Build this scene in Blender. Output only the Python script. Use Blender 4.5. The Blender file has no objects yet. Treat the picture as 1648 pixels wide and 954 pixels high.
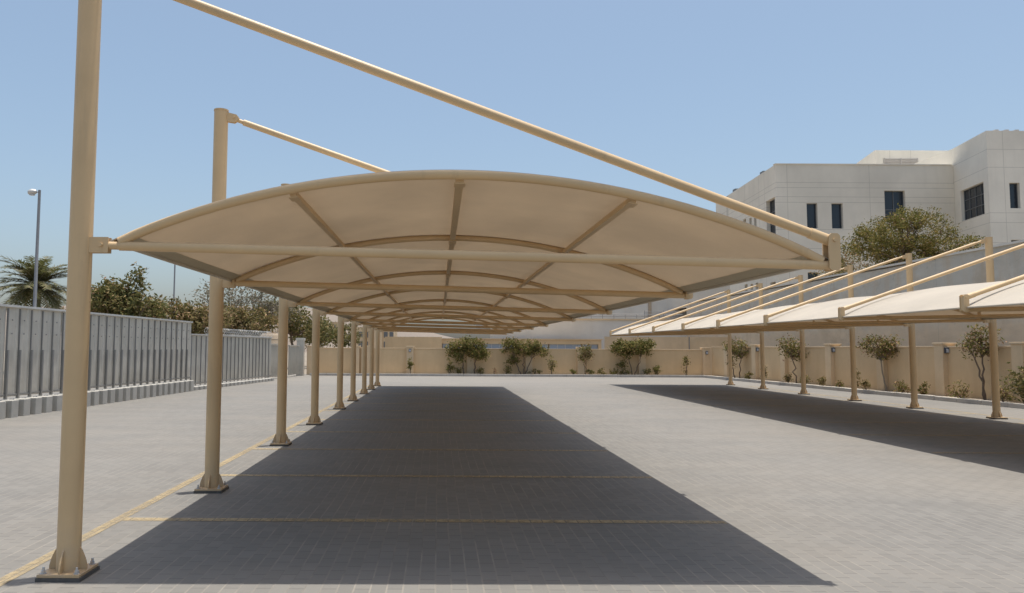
import bpy, math, random
from mathutils import Vector, Matrix, noise as mnoise
scene = bpy.context.scene
COL = scene.collection
R = math.radians
V = Vector

# ------------------------------------------------------------------ materials
class NT:
    def __init__(s, name):
        s.m = bpy.data.materials.new(name); s.m.use_nodes = True
        s.t = s.m.node_tree; s.t.nodes.clear()
        s.out = s.n('ShaderNodeOutputMaterial')
        s.pos = s.n('ShaderNodeNewGeometry').outputs['Position']
    def n(s, typ, ins=None, **kw):
        nd = s.t.nodes.new(typ)
        for k, v in kw.items(): setattr(nd, k, v)
        for k, v in (ins or {}).items(): s.put(nd.inputs[k], v)
        return nd
    def put(s, sock, v):
        if isinstance(v, bpy.types.NodeSocket): s.t.links.new(v, sock)
        elif isinstance(v, (tuple, list)) and sock.type == 'RGBA' and len(v) == 3: sock.default_value = (*v, 1)
        else: sock.default_value = v
    def math(s, op, a, b=0.0, c=0.0, clamp=False):
        nd = s.n('ShaderNodeMath', {0: a, 1: b, 2: c}, operation=op); nd.use_clamp = clamp
        return nd.outputs[0]
    def noise(s, scale, detail=4, rough=.55, vec=None, dist=0.0):
        return s.n('ShaderNodeTexNoise', {'Vector': vec or s.pos, 'Scale': scale, 'Detail': detail, 'Roughness': rough, 'Distortion': dist}).outputs[0]
    def ramp(s, fac, lo, hi):
        return s.n('ShaderNodeMapRange', {'Value': fac, 'From Min': lo, 'From Max': hi}).outputs[0]
    def mix(s, fac, a, b, blend='MIX'):
        nd = s.n('ShaderNodeMix', data_type='RGBA', blend_type=blend)
        s.put(nd.inputs[0], fac); s.put(nd.inputs[6], a); s.put(nd.inputs[7], b)
        return nd.outputs[2]
    def mapping(s, scale=(1, 1, 1), rot=(0, 0, 0)):
        return s.n('ShaderNodeMapping', {'Vector': s.pos, 'Scale': scale, 'Rotation': rot}).outputs[0]
    def xyz(s):
        return s.n('ShaderNodeSeparateXYZ', {0: s.pos}).outputs
    def bump(s, h, strength=.3, dist=.01):
        return s.n('ShaderNodeBump', {'Height': h, 'Strength': strength, 'Distance': dist}).outputs[0]
    def finish(s, col, rough=.6, metal=0.0, normal=None, spec=.5, **extra):
        b = s.n('ShaderNodeBsdfPrincipled', {'Base Color': col, 'Roughness': rough, 'Metallic': metal, 'Specular IOR Level': spec})
        for k, v in extra.items(): s.put(b.inputs[k], v)
        if normal is not None: s.put(b.inputs['Normal'], normal)
        s.t.links.new(b.outputs[0], s.out.inputs[0]); return s.m

def mul(c, k): return tuple(min(1, x * k) for x in c)

def mat_paint(name, col, rough=.46, dirt=(.31, .24, .16), amount=.85, spec=.4):
    s = NT(name)
    a = s.ramp(s.noise(1.7, 6, .6), .35, .75)
    c = s.mix(a, mul(col, .93), mul(col, 1.06))
    st = s.ramp(s.noise(1.0, 5, .65, s.mapping((7, 7, .7))), .58, .8)
    c = s.mix(s.math('MULTIPLY', st, amount * .45), c, dirt)
    z = s.xyz()[2]
    low = s.math('MULTIPLY', s.ramp(z, .5, 0.0), s.ramp(s.noise(9, 4), .3, .75))
    c = s.mix(s.math('MULTIPLY', low, amount * .6), c, (.34, .31, .27))
    r = s.ramp(s.noise(30, 3), .2, .9)
    return s.finish(c, s.math('MULTIPLY_ADD', r, .15, rough - .05), spec=spec)

def mul2(s, c, k):
    return s.mix(1.0, c, (k, k, k), 'MULTIPLY')

def mat_plaster(name, col, stain, amount=.5, scale=.5, bumpk=.25, joints=None, band=None):
    s = NT(name)
    a = s.noise(scale, 7, .62)
    c = s.mix(s.ramp(a, .3, .7), mul(col, .88), mul(col, 1.1))
    str_ = s.ramp(s.noise(1.0, 6, .65, s.mapping((2.2, 2.2, .25))), .5, .78)
    c = s.mix(s.math('MULTIPLY', str_, amount), c, stain)
    blot = s.ramp(s.noise(scale * 2.3, 8, .7, dist=.6), .56, .7)
    c = s.mix(s.math('MULTIPLY', blot, amount * .7), c, mul(stain, 1.15))
    g = s.noise(40, 4, .6)
    c = s.mix(.16, c, s.mix(g, (.2, .2, .2), (.8, .8, .8)), 'OVERLAY')
    h = s.noise(25, 5, .65)
    if band:
        zz = s.math('MULTIPLY_ADD', s.noise(.6, 6, .7), 1.3, s.xyz()[2])
        c = s.mix(s.math('MULTIPLY', s.ramp(zz, band[0], band[1]), .8), c, s.mix(s.noise(1.3, 7, .7), mul(band[2], .85), mul(band[2], 1.12)))
        ck = s.ramp(s.noise(1.4, 8, .72, dist=1.5), .60, .68)
        c = s.mix(s.math('MULTIPLY', ck, .5), c, mul(col, .6))
        pt = s.ramp(s.noise(.42, 5, .6, dist=.4), .56, .62)
        c = s.mix(s.math('MULTIPLY', pt, .4), c, mul(stain, .95))
        c = s.mix(s.math('MULTIPLY', s.ramp(s.noise(1.0, 6, .7, s.mapping((.7, .7, 2.2))), .42, .6), .45), mul2(s, c, .82), c)
    if joints:
        x, y, z = s.xyz()
        j = None
        for ax, vals, w in joints:
            for v in vals:
                q = s.math('COMPARE', (x, y, z)[ax], v, w)
                j = q if j is None else s.math('MAXIMUM', j, q)
        c = s.mix(s.math('MULTIPLY', j, .36), c, mul(col, .35))
        h = s.math('SUBTRACT', h, s.math('MULTIPLY', j, 3))
    return s.finish(c, .88, normal=s.bump(h, bumpk, .012), spec=.25)

def mat_paving():
    s = NT('paving_stone')
    x, y, z = s.xyz()
    wob = s.noise(.8, 2, .5)
    sw = s.n('ShaderNodeCombineXYZ', {0: s.math('MULTIPLY_ADD', wob, .03, y), 1: s.math('MULTIPLY_ADD', s.noise(.55, 2, .5), .035, x), 2: 0.0}).outputs[0]
    b = s.n('ShaderNodeTexBrick', {'Vector': sw, 'Color1': (0.000, 0.000, 0.000), 'Color2': (1, 1, 1), 'Mortar': (.5, .5, .5), 'Scale': 1.0,
            'Mortar Size': .005, 'Mortar Smooth': .25, 'Bias': 0.0, 'Brick Width': .21, 'Row Height': .112}, offset=.5)
    per = s.n('ShaderNodeSeparateColor', {0: b.outputs['Color']}).outputs[0]
    base = s.mix(per, (0.161, 0.155, 0.142), (0.198, 0.190, 0.173))
    big = s.ramp(s.noise(.22, 6, .62), .32, .7)
    base = s.mix(s.math('MULTIPLY', big, .7), base, (0.229, 0.215, 0.191))
    streak = s.ramp(s.noise(1.0, 6, .65, s.mapping((.25, 1.6, 1))), .42, .72)
    base = s.mix(s.math('MULTIPLY', streak, .5), base, (0.147, 0.140, 0.129))
    spot = s.ramp(s.noise(.9, 7, .7, dist=.8), .6, .74)
    base = s.mix(s.math('MULTIPLY', spot, .4), base, (0.116, 0.108, 0.098))
    oil = s.ramp(s.noise(.45, 3, .5), .66, .74)
    base = s.mix(s.math('MULTIPLY', oil, .2), base, (0.079, 0.074, 0.068))
    sand = s.ramp(s.noise(.5, 5, .6), .45, .75)
    base = s.mix(s.math('MULTIPLY', sand, .3), base, (0.263, 0.231, 0.189))
    far = s.math('MULTIPLY', s.ramp(y, 31, 38), s.ramp(s.noise(.35, 5, .6), .2, .5))
    base = s.mix(s.math('MULTIPLY', far, .55), base, (0.249, 0.228, 0.197))
    g = s.noise(90, 3, .7)
    base = s.mix(.22, base, s.mix(g, (.25, .25, .25), (.75, .75, .75)), 'OVERLAY')
    # joints running along the rows filled with pale sand
    fr = s.math('FRACT', s.math('DIVIDE', s.math('MULTIPLY_ADD', s.noise(.55, 2, .5), .035, x), .112))
    edge = s.math('MINIMUM', fr, s.math('SUBTRACT', 1.0, fr))
    longj = s.ramp(edge, .065, .03)
    patch = s.ramp(s.noise(1.3, 6, .7), .38, .62)
    mort = s.math('MULTIPLY', b.outputs['Fac'], .75)
    base = s.mix(mort, base, (0.103, 0.097, 0.089))
    base = s.mix(s.math('MULTIPLY', longj, s.math('MULTIPLY_ADD', patch, .4, .22)), base, (0.350, 0.318, 0.268))
    h = s.math('SUBTRACT', s.math('MULTIPLY', g, .3), b.outputs['Fac'])
    h = s.math('MULTIPLY_ADD', per, .35, h)
    return s.finish(base, .82, normal=s.bump(h, .35, .005), spec=.3)

def mat_line(name='worn_yellow_paint', base=.2):
    s = NT(name)
    w = s.ramp(s.noise(14, 6, .75), .40, .58)
    w2 = s.ramp(s.noise(1.2, 4, .6), .3, .7)
    x, y, z = s.xyz()
    fr = s.math('FRACT', s.math('DIVIDE', s.math('MULTIPLY_ADD', s.noise(.55, 2, .5), .035, x), .112))
    edge = s.math('MINIMUM', fr, s.math('SUBTRACT', 1.0, fr))
    j = s.ramp(edge, .02, .06)
    a = s.math('MULTIPLY', s.math('MULTIPLY_ADD', w, .38, s.math('MULTIPLY_ADD', w2, .4, base)), s.math('MULTIPLY_ADD', j, .6, .4), clamp=True)
    c = s.mix(s.noise(5, 4), (.37, .285, .155), (.43, .335, .195))
    p = s.n('ShaderNodeBsdfPrincipled', {'Base Color': c, 'Roughness': .75})
    tr = s.n('ShaderNodeBsdfTransparent')
    mx = s.n('ShaderNodeMixShader', {0: a, 1: tr.outputs[0], 2: p.outputs[0]})
    s.t.links.new(mx.outputs[0], s.out.inputs[0]); return s.m

def mat_fabric(name, col, trans=.18, wr=.25):
    s = NT(name)
    c = s.mix(s.ramp(s.noise(.9, 6, .62), .3, .72), mul(col, .9), mul(col, 1.06))
    st = s.ramp(s.noise(1.0, 5, .6, s.mapping((1.6, .35, 1))), .55, .8)
    c = s.mix(s.math('MULTIPLY', st, .13), c, mul(col, .68))
    nrm = s.bump(s.math('ADD', s.noise(2.2, 3, .5, s.mapping((1, .5, 1))), s.math('MULTIPLY', s.noise(160, 2, .5), .03)), wr, .05)
    p = s.n('ShaderNodeBsdfPrincipled', {'Base Color': c, 'Roughness': .62, 'Specular IOR Level': .25, 'Normal': nrm})
    t = s.n('ShaderNodeBsdfTranslucent', {'Color': c, 'Normal': nrm})
    mx = s.n('ShaderNodeMixShader', {0: trans, 1: p.outputs[0], 2: t.outputs[0]})
    s.t.links.new(mx.outputs[0], s.out.inputs[0]); return s.m

def mat_leaf(name, cols, trans=.25):
    s = NT(name)
    rnd = s.n('ShaderNodeNewGeometry').outputs['Random Per Island']
    cr = s.n('ShaderNodeValToRGB', {0: rnd}); e = cr.color_ramp.elements
    while len(e) < len(cols): e.new(.5)
    for i, c in enumerate(cols): e[i].position = i / (len(cols) - 1); e[i].color = (*c, 1)
    c = s.mix(s.ramp(s.noise(1.1, 3), .35, .7), cr.outputs[0], s.mix(.5, cr.outputs[0], mul(cols[0], .8)))
    p = s.n('ShaderNodeBsdfPrincipled', {'Base Color': c, 'Roughness': .65, 'Specular IOR Level': .12})
    t = s.n('ShaderNodeBsdfTranslucent', {'Color': s.mix(.5, c, (.16, .17, .04))})
    mx = s.n('ShaderNodeMixShader', {0: trans, 1: p.outputs[0], 2: t.outputs[0]})
    s.t.links.new(mx.outputs[0], s.out.inputs[0]); return s.m

def mat_glass(name, col):
    s = NT(name)
    return s.finish(s.mix(s.noise(.6, 2), mul(col, .7), mul(col, 1.2)), .08, spec=.5)

def mat_metal_sheet(name, col):
    s = NT(name)
    a = s.ramp(s.noise(1.2, 6, .65), .3, .7)
    c = s.mix(a, mul(col, .85), mul(col, 1.1))
    st = s.ramp(s.noise(1.0, 6, .7, s.mapping((5, 5, .5))), .48, .75)
    c = s.mix(s.math('MULTIPLY', st, .5), c, mul(col, .6))
    rust = s.ramp(s.noise(3.5, 7, .75), .62, .76)
    c = s.mix(s.math('MULTIPLY', rust, .35), c, (.26, .18, .11))
    rnd = s.n('ShaderNodeObjectInfo').outputs['Random']
    c = s.mix(s.math('MULTIPLY', rnd, .3), c, mul(col, .72))
    low = s.math('MULTIPLY', s.ramp(s.xyz()[2], 1.0, .3), s.ramp(s.noise(4, 5, .7), .3, .7))
    c = s.mix(s.math('MULTIPLY', low, .45), c, (.30, .26, .2))
    return s.finish(c, s.math('MULTIPLY_ADD', a, .15, .42), .25)

def mat_soil():
    s = NT('dry_planter_soil')
    c = s.mix(s.ramp(s.noise(1.5, 7, .7), .3, .7), (.30, .25, .19), (.46, .40, .32))
    c = s.mix(s.ramp(s.noise(22, 5, .7), .5, .7), c, (.2, .165, .125))
    return s.finish(c, .95, normal=s.bump(s.noise(18, 6, .7), .6, .04), spec=.1)

def mat_bark(name, col):
    s = NT(name)
    c = s.mix(s.ramp(s.noise(1, 6, .7, s.mapping((18, 18, 4))), .35, .7), mul(col, .6), mul(col, 1.25))
    return s.finish(c, .9, normal=s.bump(s.noise(1, 5, .7, s.mapping((30, 30, 6))), .5, .01), spec=.2)

TAN = mat_paint('tan_steel_paint', (.60, .428, .238))
TAN_DK = mat_paint('tan_steel_flange_paint', (.53, .37, .2), amount=.9)
STEEL = NT('galvanised_bolt').finish((.5, .5, .5), .4, .5)
GROUT = mat_plaster('dark_grout_pad', (.10, .095, .09), (.2, .18, .16), .6, 6)
FAB_TOP = mat_fabric('cream_pvc_top', (.64, .58, .485), .36, .22)
FAB_UND = mat_fabric('beige_pvc_underside', (.68, .565, .43), .42, .3)
HEM = mat_fabric('olive_hem_band', (.45, .385, .27), .1, .3)
PAVE = mat_paving()
LINE = mat_line()
LINE_BAY = mat_line('yellow_bay_paint', .28)
WALL = mat_plaster('tan_rendered_wall', (.61, .45, .27), (.49, .35, .205), .45, .45)
COPING = mat_plaster('pale_coping', (.65, .50, .325), (.52, .39, .25), .4, .8)
CONC = mat_plaster('grey_weathered_concrete', (.60, .565, .495), (.55, .42, .28), .6, .35, .45, band=(3.9, 3.1, (.74, .575, .39)),
                   joints=[(1, [11.4, 17.2, 23.0, 28.7, 34.5, 40.3, 46.1], .02), (2, [3.55], .012)])
CONC2 = mat_plaster('smooth_grey_concrete', (.62, .595, .545), (.52, .46, .38), .35, .3, .2)
KERB = mat_plaster('kerb_concrete', (.42, .39, .35), (.26, .23, .2), .6, 1.2, .3)
BLOCK = mat_plaster('cast_concrete_block', (.46, .44, .395), (.35, .33, .295), .5, 1.5, .35)
SHEET = mat_metal_sheet('grey_galvanised_sheet', (.64, .605, .53))
RAIL = mat_metal_sheet('pale_galvanised_rail', (.62, .61, .58))
POSTM = mat_metal_sheet('dark_grey_post', (.28, .275, .265))
SOIL = mat_soil()
SAND = mat_plaster('bare_sand', (.26, .22, .17), (.2, .165, .13), .5, .05, .4)
BLDG = mat_plaster('precast_white_panels', (.72, .67, .575), (.60, .555, .47), .3, .25, .12,
                   joints=[(2, [14.14, 13.75, 13.06, 12.64, 10.6, 9.18, 8.0, 6.4], .022), (0, [25.95, 32.1, 40.6], .02), (1, [57.4, 58.6, 61.9, 51.2], .03)])
BLDG2 = mat_plaster('precast_white_panels_wing', (.74, .695, .605), (.62, .58, .50), .3, .25, .12,
                   joints=[(2, [15.45, 14.2, 11.05, 10.38, 9.0, 7.7], .022), (0, [38.6, 40.4], .02)])
REVEAL = mat_plaster('window_reveal', (.46, .43, .40), (.4, .37, .33), .2, .5)
PANE = mat_glass('dark_blue_glass', (.018, .026, .038))
FRAME = NT('dark_window_frame').finish((.16, .165, .17), .45, .3)
HILLM = mat_plaster('bare_rocky_hill', (.215, .178, .145), (.16, .13, .107), .6, .02, .5)
BARK = mat_bark('grey_brown_bark', (.20, .15, .11))
BARK_PALE = mat_bark('pale_bark', (.30, .255, .20))
LEAF_FRANGI = mat_leaf('oleander_leaves', [(0.078, 0.085, 0.026), (0.152, 0.151, 0.042), (0.237, 0.205, 0.061), (0.392, 0.248, 0.112)])
LEAF_DRY = mat_leaf('dry_pinkish_leaves', [(0.144, 0.099, 0.056), (0.216, 0.131, 0.081), (0.316, 0.184, 0.125), (0.389, 0.249, 0.163)])
LEAF_OLIVE = mat_leaf('olive_green_leaves', [(0.102, 0.095, 0.038), (0.192, 0.161, 0.063), (0.294, 0.215, 0.101), (0.471, 0.291, 0.178)])
LEAF_DARK = mat_leaf('dark_green_leaves', [(0.076, 0.086, 0.036), (0.154, 0.152, 0.057), (0.242, 0.204, 0.080), (0.379, 0.254, 0.126)])
LEAF_GREY = mat_leaf('grey_sparse_leaves', [(0.146, 0.133, 0.098), (0.211, 0.187, 0.139), (0.293, 0.250, 0.195), (0.357, 0.296, 0.244)])
LEAF_ACACIA = mat_leaf('feathery_acacia_leaves', [(0.093, 0.098, 0.026), (0.175, 0.166, 0.042), (0.280, 0.230, 0.073), (0.468, 0.323, 0.126)])
LEAF_PALM = mat_leaf('date_palm_leaflets', [(0.076, 0.082, 0.035), (0.117, 0.117, 0.053), (0.177, 0.165, 0.081), (0.233, 0.199, 0.105)])
WHITE = NT('white_car_paint').finish((.78, .78, .77), .25)
TYRE = NT('black_rubber').finish((.02, .02, .02), .85)
LAMPM = NT('dark_lamp_housing').finish((.06, .065, .08), .4, .3)
LENS = NT('frosted_lamp_glass').finish((.45, .47, .5), .3)
GALV = mat_metal_sheet('galvanised_pole', (.27, .27, .275))
TANK = mat_plaster('beige_tank', (.43, .34, .245), (.3, .24, .17), .5, 1.5)

# ------------------------------------------------------------------ mesh builder
class MB:
    def __init__(s): s.v = []; s.f = []; s.sm = []; s.mi = []
    def add(s, vs, fs, smooth=False, mi=0):
        o = len(s.v); s.v += [tuple(p) for p in vs]
        for f in fs: s.f.append([i + o for i in f]); s.sm.append(smooth); s.mi.append(mi)
    def box(s, x0, x1, y0, y1, z0, z1, mi=0):
        vs = [(x, y, z) for x in (x0, x1) for y in (y0, y1) for z in (z0, z1)]
        s.add(vs, [(0, 1, 3, 2), (4, 6, 7, 5), (0, 4, 5, 1), (2, 3, 7, 6), (0, 2, 6, 4), (1, 5, 7, 3)], mi=mi)
    def obox(s, o, d, n, s0, s1, t0, t1, z0, z1):
        d = V(d); n = V(n); o = V(o)
        vs = [o + d * a + n * b + V((0, 0, c)) for a in (s0, s1) for b in (t0, t1) for c in (z0, z1)]
        s.add(vs, [(0, 1, 3, 2), (4, 6, 7, 5), (0, 4, 5, 1), (2, 3, 7, 6), (0, 2, 6, 4), (1, 5, 7, 3)])
    def tube(s, pts, rad, n=12, cap=True, smooth=True):
        pts = [V(p) for p in pts]
        if not isinstance(rad, (list, tuple)): rad = [rad] * len(pts)
        vs = []; fs = []
        up = None
        for i, p in enumerate(pts):
            t = (pts[min(i + 1, len(pts) - 1)] - pts[max(i - 1, 0)]).normalized()
            if up is None:
                up = V((0, 0, 1)) if abs(t.z) < .9 else V((0, 1, 0))
            a = t.cross(up).normalized(); b = a.cross(t).normalized(); up = b
            for k in range(n):
                q = 2 * math.pi * k / n
                vs.append(p + (a * math.cos(q) + b * math.sin(q)) * rad[i])
        for i in range(len(pts) - 1):
            for k in range(n):
                fs.append((i * n + k, i * n + (k + 1) % n, (i + 1) * n + (k + 1) % n, (i + 1) * n + k))
        s.add(vs, fs, smooth)
        if cap:
            m = (len(pts) - 1) * n
            s.add(vs[:n], [tuple(range(n))[::-1]]); s.add(vs[m:], [tuple(range(n))])
    def prism(s, outline, axis, t0, t1):
        # outline: (a,b) points; axis 1 -> a=x,b=z extruded along y ; axis 0 -> a=y,b=z along x
        n = len(outline)
        def P(a, b, t): return (a, t, b) if axis == 1 else (t, a, b)
        vs = [P(a, b, t0) for a, b in outline] + [P(a, b, t1) for a, b in outline]
        s.add(vs, [tuple(range(n)), tuple(range(n, 2 * n))[::-1]] + [(i, i + n, (i + 1) % n + n, (i + 1) % n) for i in range(n)])
    def build(s, name, mats, parent=None, loc=(0, 0, 0), fix=True):
        me = bpy.data.meshes.new(name)
        L = V(loc)
        me.from_pydata([tuple(V(p) - L) for p in s.v] if L.length else s.v, [], s.f)
        if not isinstance(mats, (list, tuple)): mats = [mats]
        for m in mats: me.materials.append(m)
        me.polygons.foreach_set('use_smooth', s.sm)
        me.polygons.foreach_set('material_index', s.mi)
        me.update()
        o = bpy.data.objects.new(name, me); COL.objects.link(o); o.location = L
        if parent: o.parent = parent
        return o

def bevel(o, w=.006, seg=2):
    m = o.modifiers.new('bevel', 'BEVEL'); m.width = w; m.segments = seg; m.limit_method = 'ANGLE'; m.angle_limit = R(35)
    return o
def tag(o, label=None, cat=None, group=None, kind=None):
    if label: o['label'] = label
    if cat: o['category'] = cat
    if group: o['group'] = group
    if kind: o['kind'] = kind
    return o
def thing(name, loc, label, cat, group=None):
    o = bpy.data.objects.new(name, None); COL.objects.link(o); o.location = loc; o.empty_display_size = .2
    return tag(o, label, cat, group)
def dup(o, parent, loc=None):
    c = o.copy(); COL.objects.link(c); c.parent = parent
    if loc is not None: c.location = loc
    for ch in list(o.children): dup(ch, c)
    return c

# ------------------------------------------------------------------ ground
def sheet(name, x0, x1, y0, y1, z, m):
    b = MB(); b.add([(x0, y0, z), (x1, y0, z), (x1, y1, z), (x0, y1, z)], [(0, 1, 2, 3)])
    return tag(b.build(name, m), kind='structure')
sheet('ground', -1500, 1500, -300, 2600, -.03, SAND)
sheet('paving', -14, 19.0, -8, 46.2, 0, PAVE)
LB = MB()
def flat(b, x0, x1, y0, y1, z=.004): b.add([(x0, y0, z), (x1, y0, z), (x1, y1, z), (x0, y1, z)], [(0, 1, 2, 3)])
flat(LB, -3.11, -3.0, .5, 33.6)
tag(LB.build('parking_markings', LINE), kind='structure')
LB = MB()
LINES_Y = [-.3, 2.2, 4.72, 7.26, 9.74, 12.24, 14.74, 17.24, 19.74, 22.24, 24.74, 27.24, 29.74, 32.24]
for y in LINES_Y: flat(LB, -2.998, 2.75, y - .055 - .001 * y, y + .055 + .001 * y)
tag(LB.build('parking_markings', LINE_BAY), kind='structure')
LB = MB()
flat(LB, 14.05, 14.17, 5, 34.2)
for y in [7.2, 9.7, 12.2, 14.7, 17.2, 19.7, 22.2, 24.7, 27.2, 29.7, 32.2]: flat(LB, 8.0, 14.05, y - .065, y + .065)
tag(LB.build('parking_markings', LINE), kind='structure')

# ------------------------------------------------------------------ carports
def carport(xc, sgn, ys, label, y_origin, big):
    root = thing('carport', (xc, y_origin, 0), label, 'carport', 'cantilever shade carports')
    A0, A1 = .29, 5.50
    H = 4.45
    def X(a): return sgn * a
    def ztie(a): return 2.395 - .0222 * (a - A0)
    def zarch(a):
        t = (a - (A0 + A1) / 2) / ((A1 - A0) / 2)
        return ztie(a) + .03 + .575 * max(0, 1 - t * t) ** .93
    def L(y): return (0, y - y_origin, 0)
    y0 = ys[0]; base = L(y0)
    def at0(b, name, m, parent=root):
        o = b.build(name, m, parent)
        if parent is root: o.location = base
        return o
    # column
    b = MB(); b.tube([(0, 0, .045), (0, 0, H)], .0815, 32)
    b.tube([(0, 0, H - .004), (0, 0, H + .012)], .086, 32)
    col = at0(b, 'column', TAN)
    b = MB(); b.box(-.15, .15, -.15, .15, .026, .047)
    bp = bevel(at0(b, 'base_plate', TAN_DK, col), .003)
    b = MB(); b.box(-.156, .158, -.155, .157, 0, .0255)
    gp = at0(b, 'grout_pad', GROUT, col)
    prof = [(.078, .048), (.136, .048), (.136, .07), (.126, .11), (.11, .15), (.092, .185), (.078, .2)]
    g = MB(); g.prism(prof, 1, -.006, .006)
    gus = [at0(g, 'gusset', TAN_DK, col)]
    for k in (1, 2, 3):
        c = gus[0].copy(); COL.objects.link(c); c.parent = col; c.rotation_euler = (0, 0, k * math.pi / 2); gus.append(c)
    bolts = []
    b = MB(); b.tube([(0, 0, .047), (0, 0, .052)], .021, 16); b.tube([(0, 0, .052), (0, 0, .07)], .016, 6, smooth=False); b.tube([(0, 0, .07), (0, 0, .09)], .009, 10)
    for k, (bx, by) in enumerate(((-.118, -.118), (.118, -.118), (-.118, .118), (.118, .118))):
        if k == 0: o = at0(b, 'anchor_bolt', STEEL, col)
        else: o = bolts[0].copy(); COL.objects.link(o); o.parent = col
        o.location = (bx, by, 0); bolts.append(o)
    # lugs on the column
    b = MB(); zt = ztie(.13)
    for yy in (-.032, .02): b.box(*sorted((X(.07), X(.215))), yy, yy + .012, zt - .058, zt + .058)
    b.tube([(X(.165), -.05, zt), (X(.165), .05, zt)], .014, 8)
    lug = at0(b, 'tie_lug', TAN, col)
    b = MB()
    b.prism([(X(.07), H - .02), (X(.19), H - .05), (X(.225), H - .1), (X(.16), H - .145), (X(.07), H - .13)], 1, -.03, -.018)
    b.prism([(X(.07), H - .02), (X(.19), H - .05), (X(.225), H - .1), (X(.16), H - .145), (X(.07), H - .13)], 1, .018, .03)
    b.tube([(X(.16), -.045, H - .085), (X(.16), .045, H - .085)], .012, 8)
    at0(b, 'strut_lug', TAN, col)
    # tie beam with the thinner coupling near the column
    b = MB(); b.tube([(X(.13), 0, ztie(.13)), (X(A0 + .02), 0, ztie(A0))], .03, 16)
    b.tube([(X(A0), 0, ztie(A0)), (X(A1 + .0), 0, ztie(A1))], .036, 20)
    b.tube([(X(A1 - .002), 0, ztie(A1)), (X(A1 + .09), 0, ztie(A1 + .09))], .0335, 16)
    tie = at0(b, 'tie_beam', TAN)
    N = 44
    b = MB(); b.tube([(X(A0 + (A1 - A0) * i / N), 0, zarch(A0 + (A1 - A0) * i / N)) for i in range(N + 1)], .036, 16)
    arch = at0(b, 'arch_rib', TAN)
    am = 2.82
    b = MB(); b.box(X(am) - .02, X(am) + .02, -.02, .02, ztie(am) + .02, zarch(am) - .02)
    b.box(X(am) - .032, X(am) + .032, -.034, -.022, zarch(am) - .15, zarch(am) - .02)
    for zz in (-.06, -.11): b.tube([(X(am), -.04, zarch(am) + zz), (X(am), -.03, zarch(am) + zz)], .009, 8)
    king = at0(b, 'king_post', TAN) if big < 0 else None      # only the right carport shows posts under its arches
    # outer bracket and strut
    ab = A1 + .075; zb0 = ztie(ab) - .042; zb1 = zb0 + .275
    w = .042; rr = .02
    ol = [(X(ab) - w, zb0 + rr), (X(ab) - w + .01, zb0 + .008), (X(ab) - w + rr, zb0), (X(ab) + w - rr, zb0), (X(ab) + w - .01, zb0 + .008), (X(ab) + w, zb0 + rr),
          (X(ab) + w, zb1 - rr), (X(ab) + w - .01, zb1 - .008), (X(ab) + w - rr, zb1), (X(ab) - w + rr, zb1), (X(ab) - w + .01, zb1 - .008), (X(ab) - w, zb1 - rr)]
    b = MB(); b.prism(ol, 1, -.05, -.036); b.prism(ol, 1, .036, .05)
    b.box(X(ab) + sgn * (w - .014) - .006, X(ab) + sgn * (w - .014) + .006, -.036, .036, zb0 + .03, zb1 - .04)
    b.tube([(X(ab), -.062, zb1 - .05), (X(ab), .062, zb1 - .05)], .013, 8)
    br = at0(b, 'end_bracket', TAN)
    p0 = V((X(.19), 0, H - .088)); p1 = V((X(ab - .02), 0, zb1 - .045)); dd = (p1 - p0).normalized()
    b = MB(); b.tube([p0, p0 + dd * .16], .024, 12); b.tube([p0 + dd * .15, p1 - dd * .12], .0365, 20)
    b.tube([p1 - dd * .15, p1 + dd * .03], .042, 16)
    strut = at0(b, 'strut', TAN)
    for i, y in enumerate(ys[1:], 1):
        for o in (col, tie, arch, king, br, strut) if king else (col, tie, arch, br, strut):
            c = o.copy(); COL.objects.link(c); c.parent = root; c.location = L(y)
            if big > 0 and o is col and i == 1: c.location = (.06, y - y_origin, 0)
            for ch in o.children:
                if ch.name.startswith('anchor_bolt') and i > big: continue
                k = ch.copy(); COL.objects.link(k); k.parent = c
    if big > 0:      # the nearest mast stands a little taller and its strut starts higher
        col.scale.z = 1.026; lug.scale.z = 1 / 1.026
        q0 = p0 + V((0, 0, .118)); d2 = (p1 - q0).normalized()
        b = MB(); b.tube([q0, q0 + d2 * .16], .024, 12); b.tube([q0 + d2 * .15, p1 - d2 * .12], .0355, 20)
        b.tube([p1 - d2 * .15, p1 + d2 * .03], .041, 16)
        tmp = b.build('strut_mesh', TAN); strut.data = tmp.data; bpy.data.objects.remove(tmp)
    # purlins
    for a, hw in ((1.56, .021), (2.815 if big > 0 else 2.885, .03 if big > 0 else .021), (4.12, .021)):
        z = zarch(a) - .012; sl = (zarch(a + .05) - zarch(a - .05)) / .1
        b = MB()
        ang = math.atan(sl)
        for j in range(len(ys) - 1):
            ya, yb = ys[j] + .03, ys[j + 1] - .03
            wv = V((X(1) * math.cos(ang), 0, math.sin(ang))); nv = V((-X(1) * math.sin(ang), 0, math.cos(ang)))
            o = V((X(a), 0, z - .012))
            vs = [o + wv * p + nv * q + V((0, yy - y_origin, 0)) for p in (-hw, hw) for yy in (ya, yb) for q in (-.026, .026)]
            b.add(vs, [(0, 1, 3, 2), (4, 6, 7, 5), (0, 4, 5, 1), (2, 3, 7, 6), (0, 2, 6, 4), (1, 5, 7, 3)])
            for yy in (ya, yb):      # end cleats
                s_ = .13 if yy == ya else -.13
                vs = [o + wv * p + nv * q + V((0, t - y_origin, 0)) for p in (-hw - .013, hw + .013) for t in sorted((yy - .0, yy + s_)) for q in (-.036, -.027)]
                b.add(vs, [(0, 1, 3, 2), (4, 6, 7, 5), (0, 4, 5, 1), (2, 3, 7, 6), (0, 2, 6, 4), (1, 5, 7, 3)])
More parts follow.
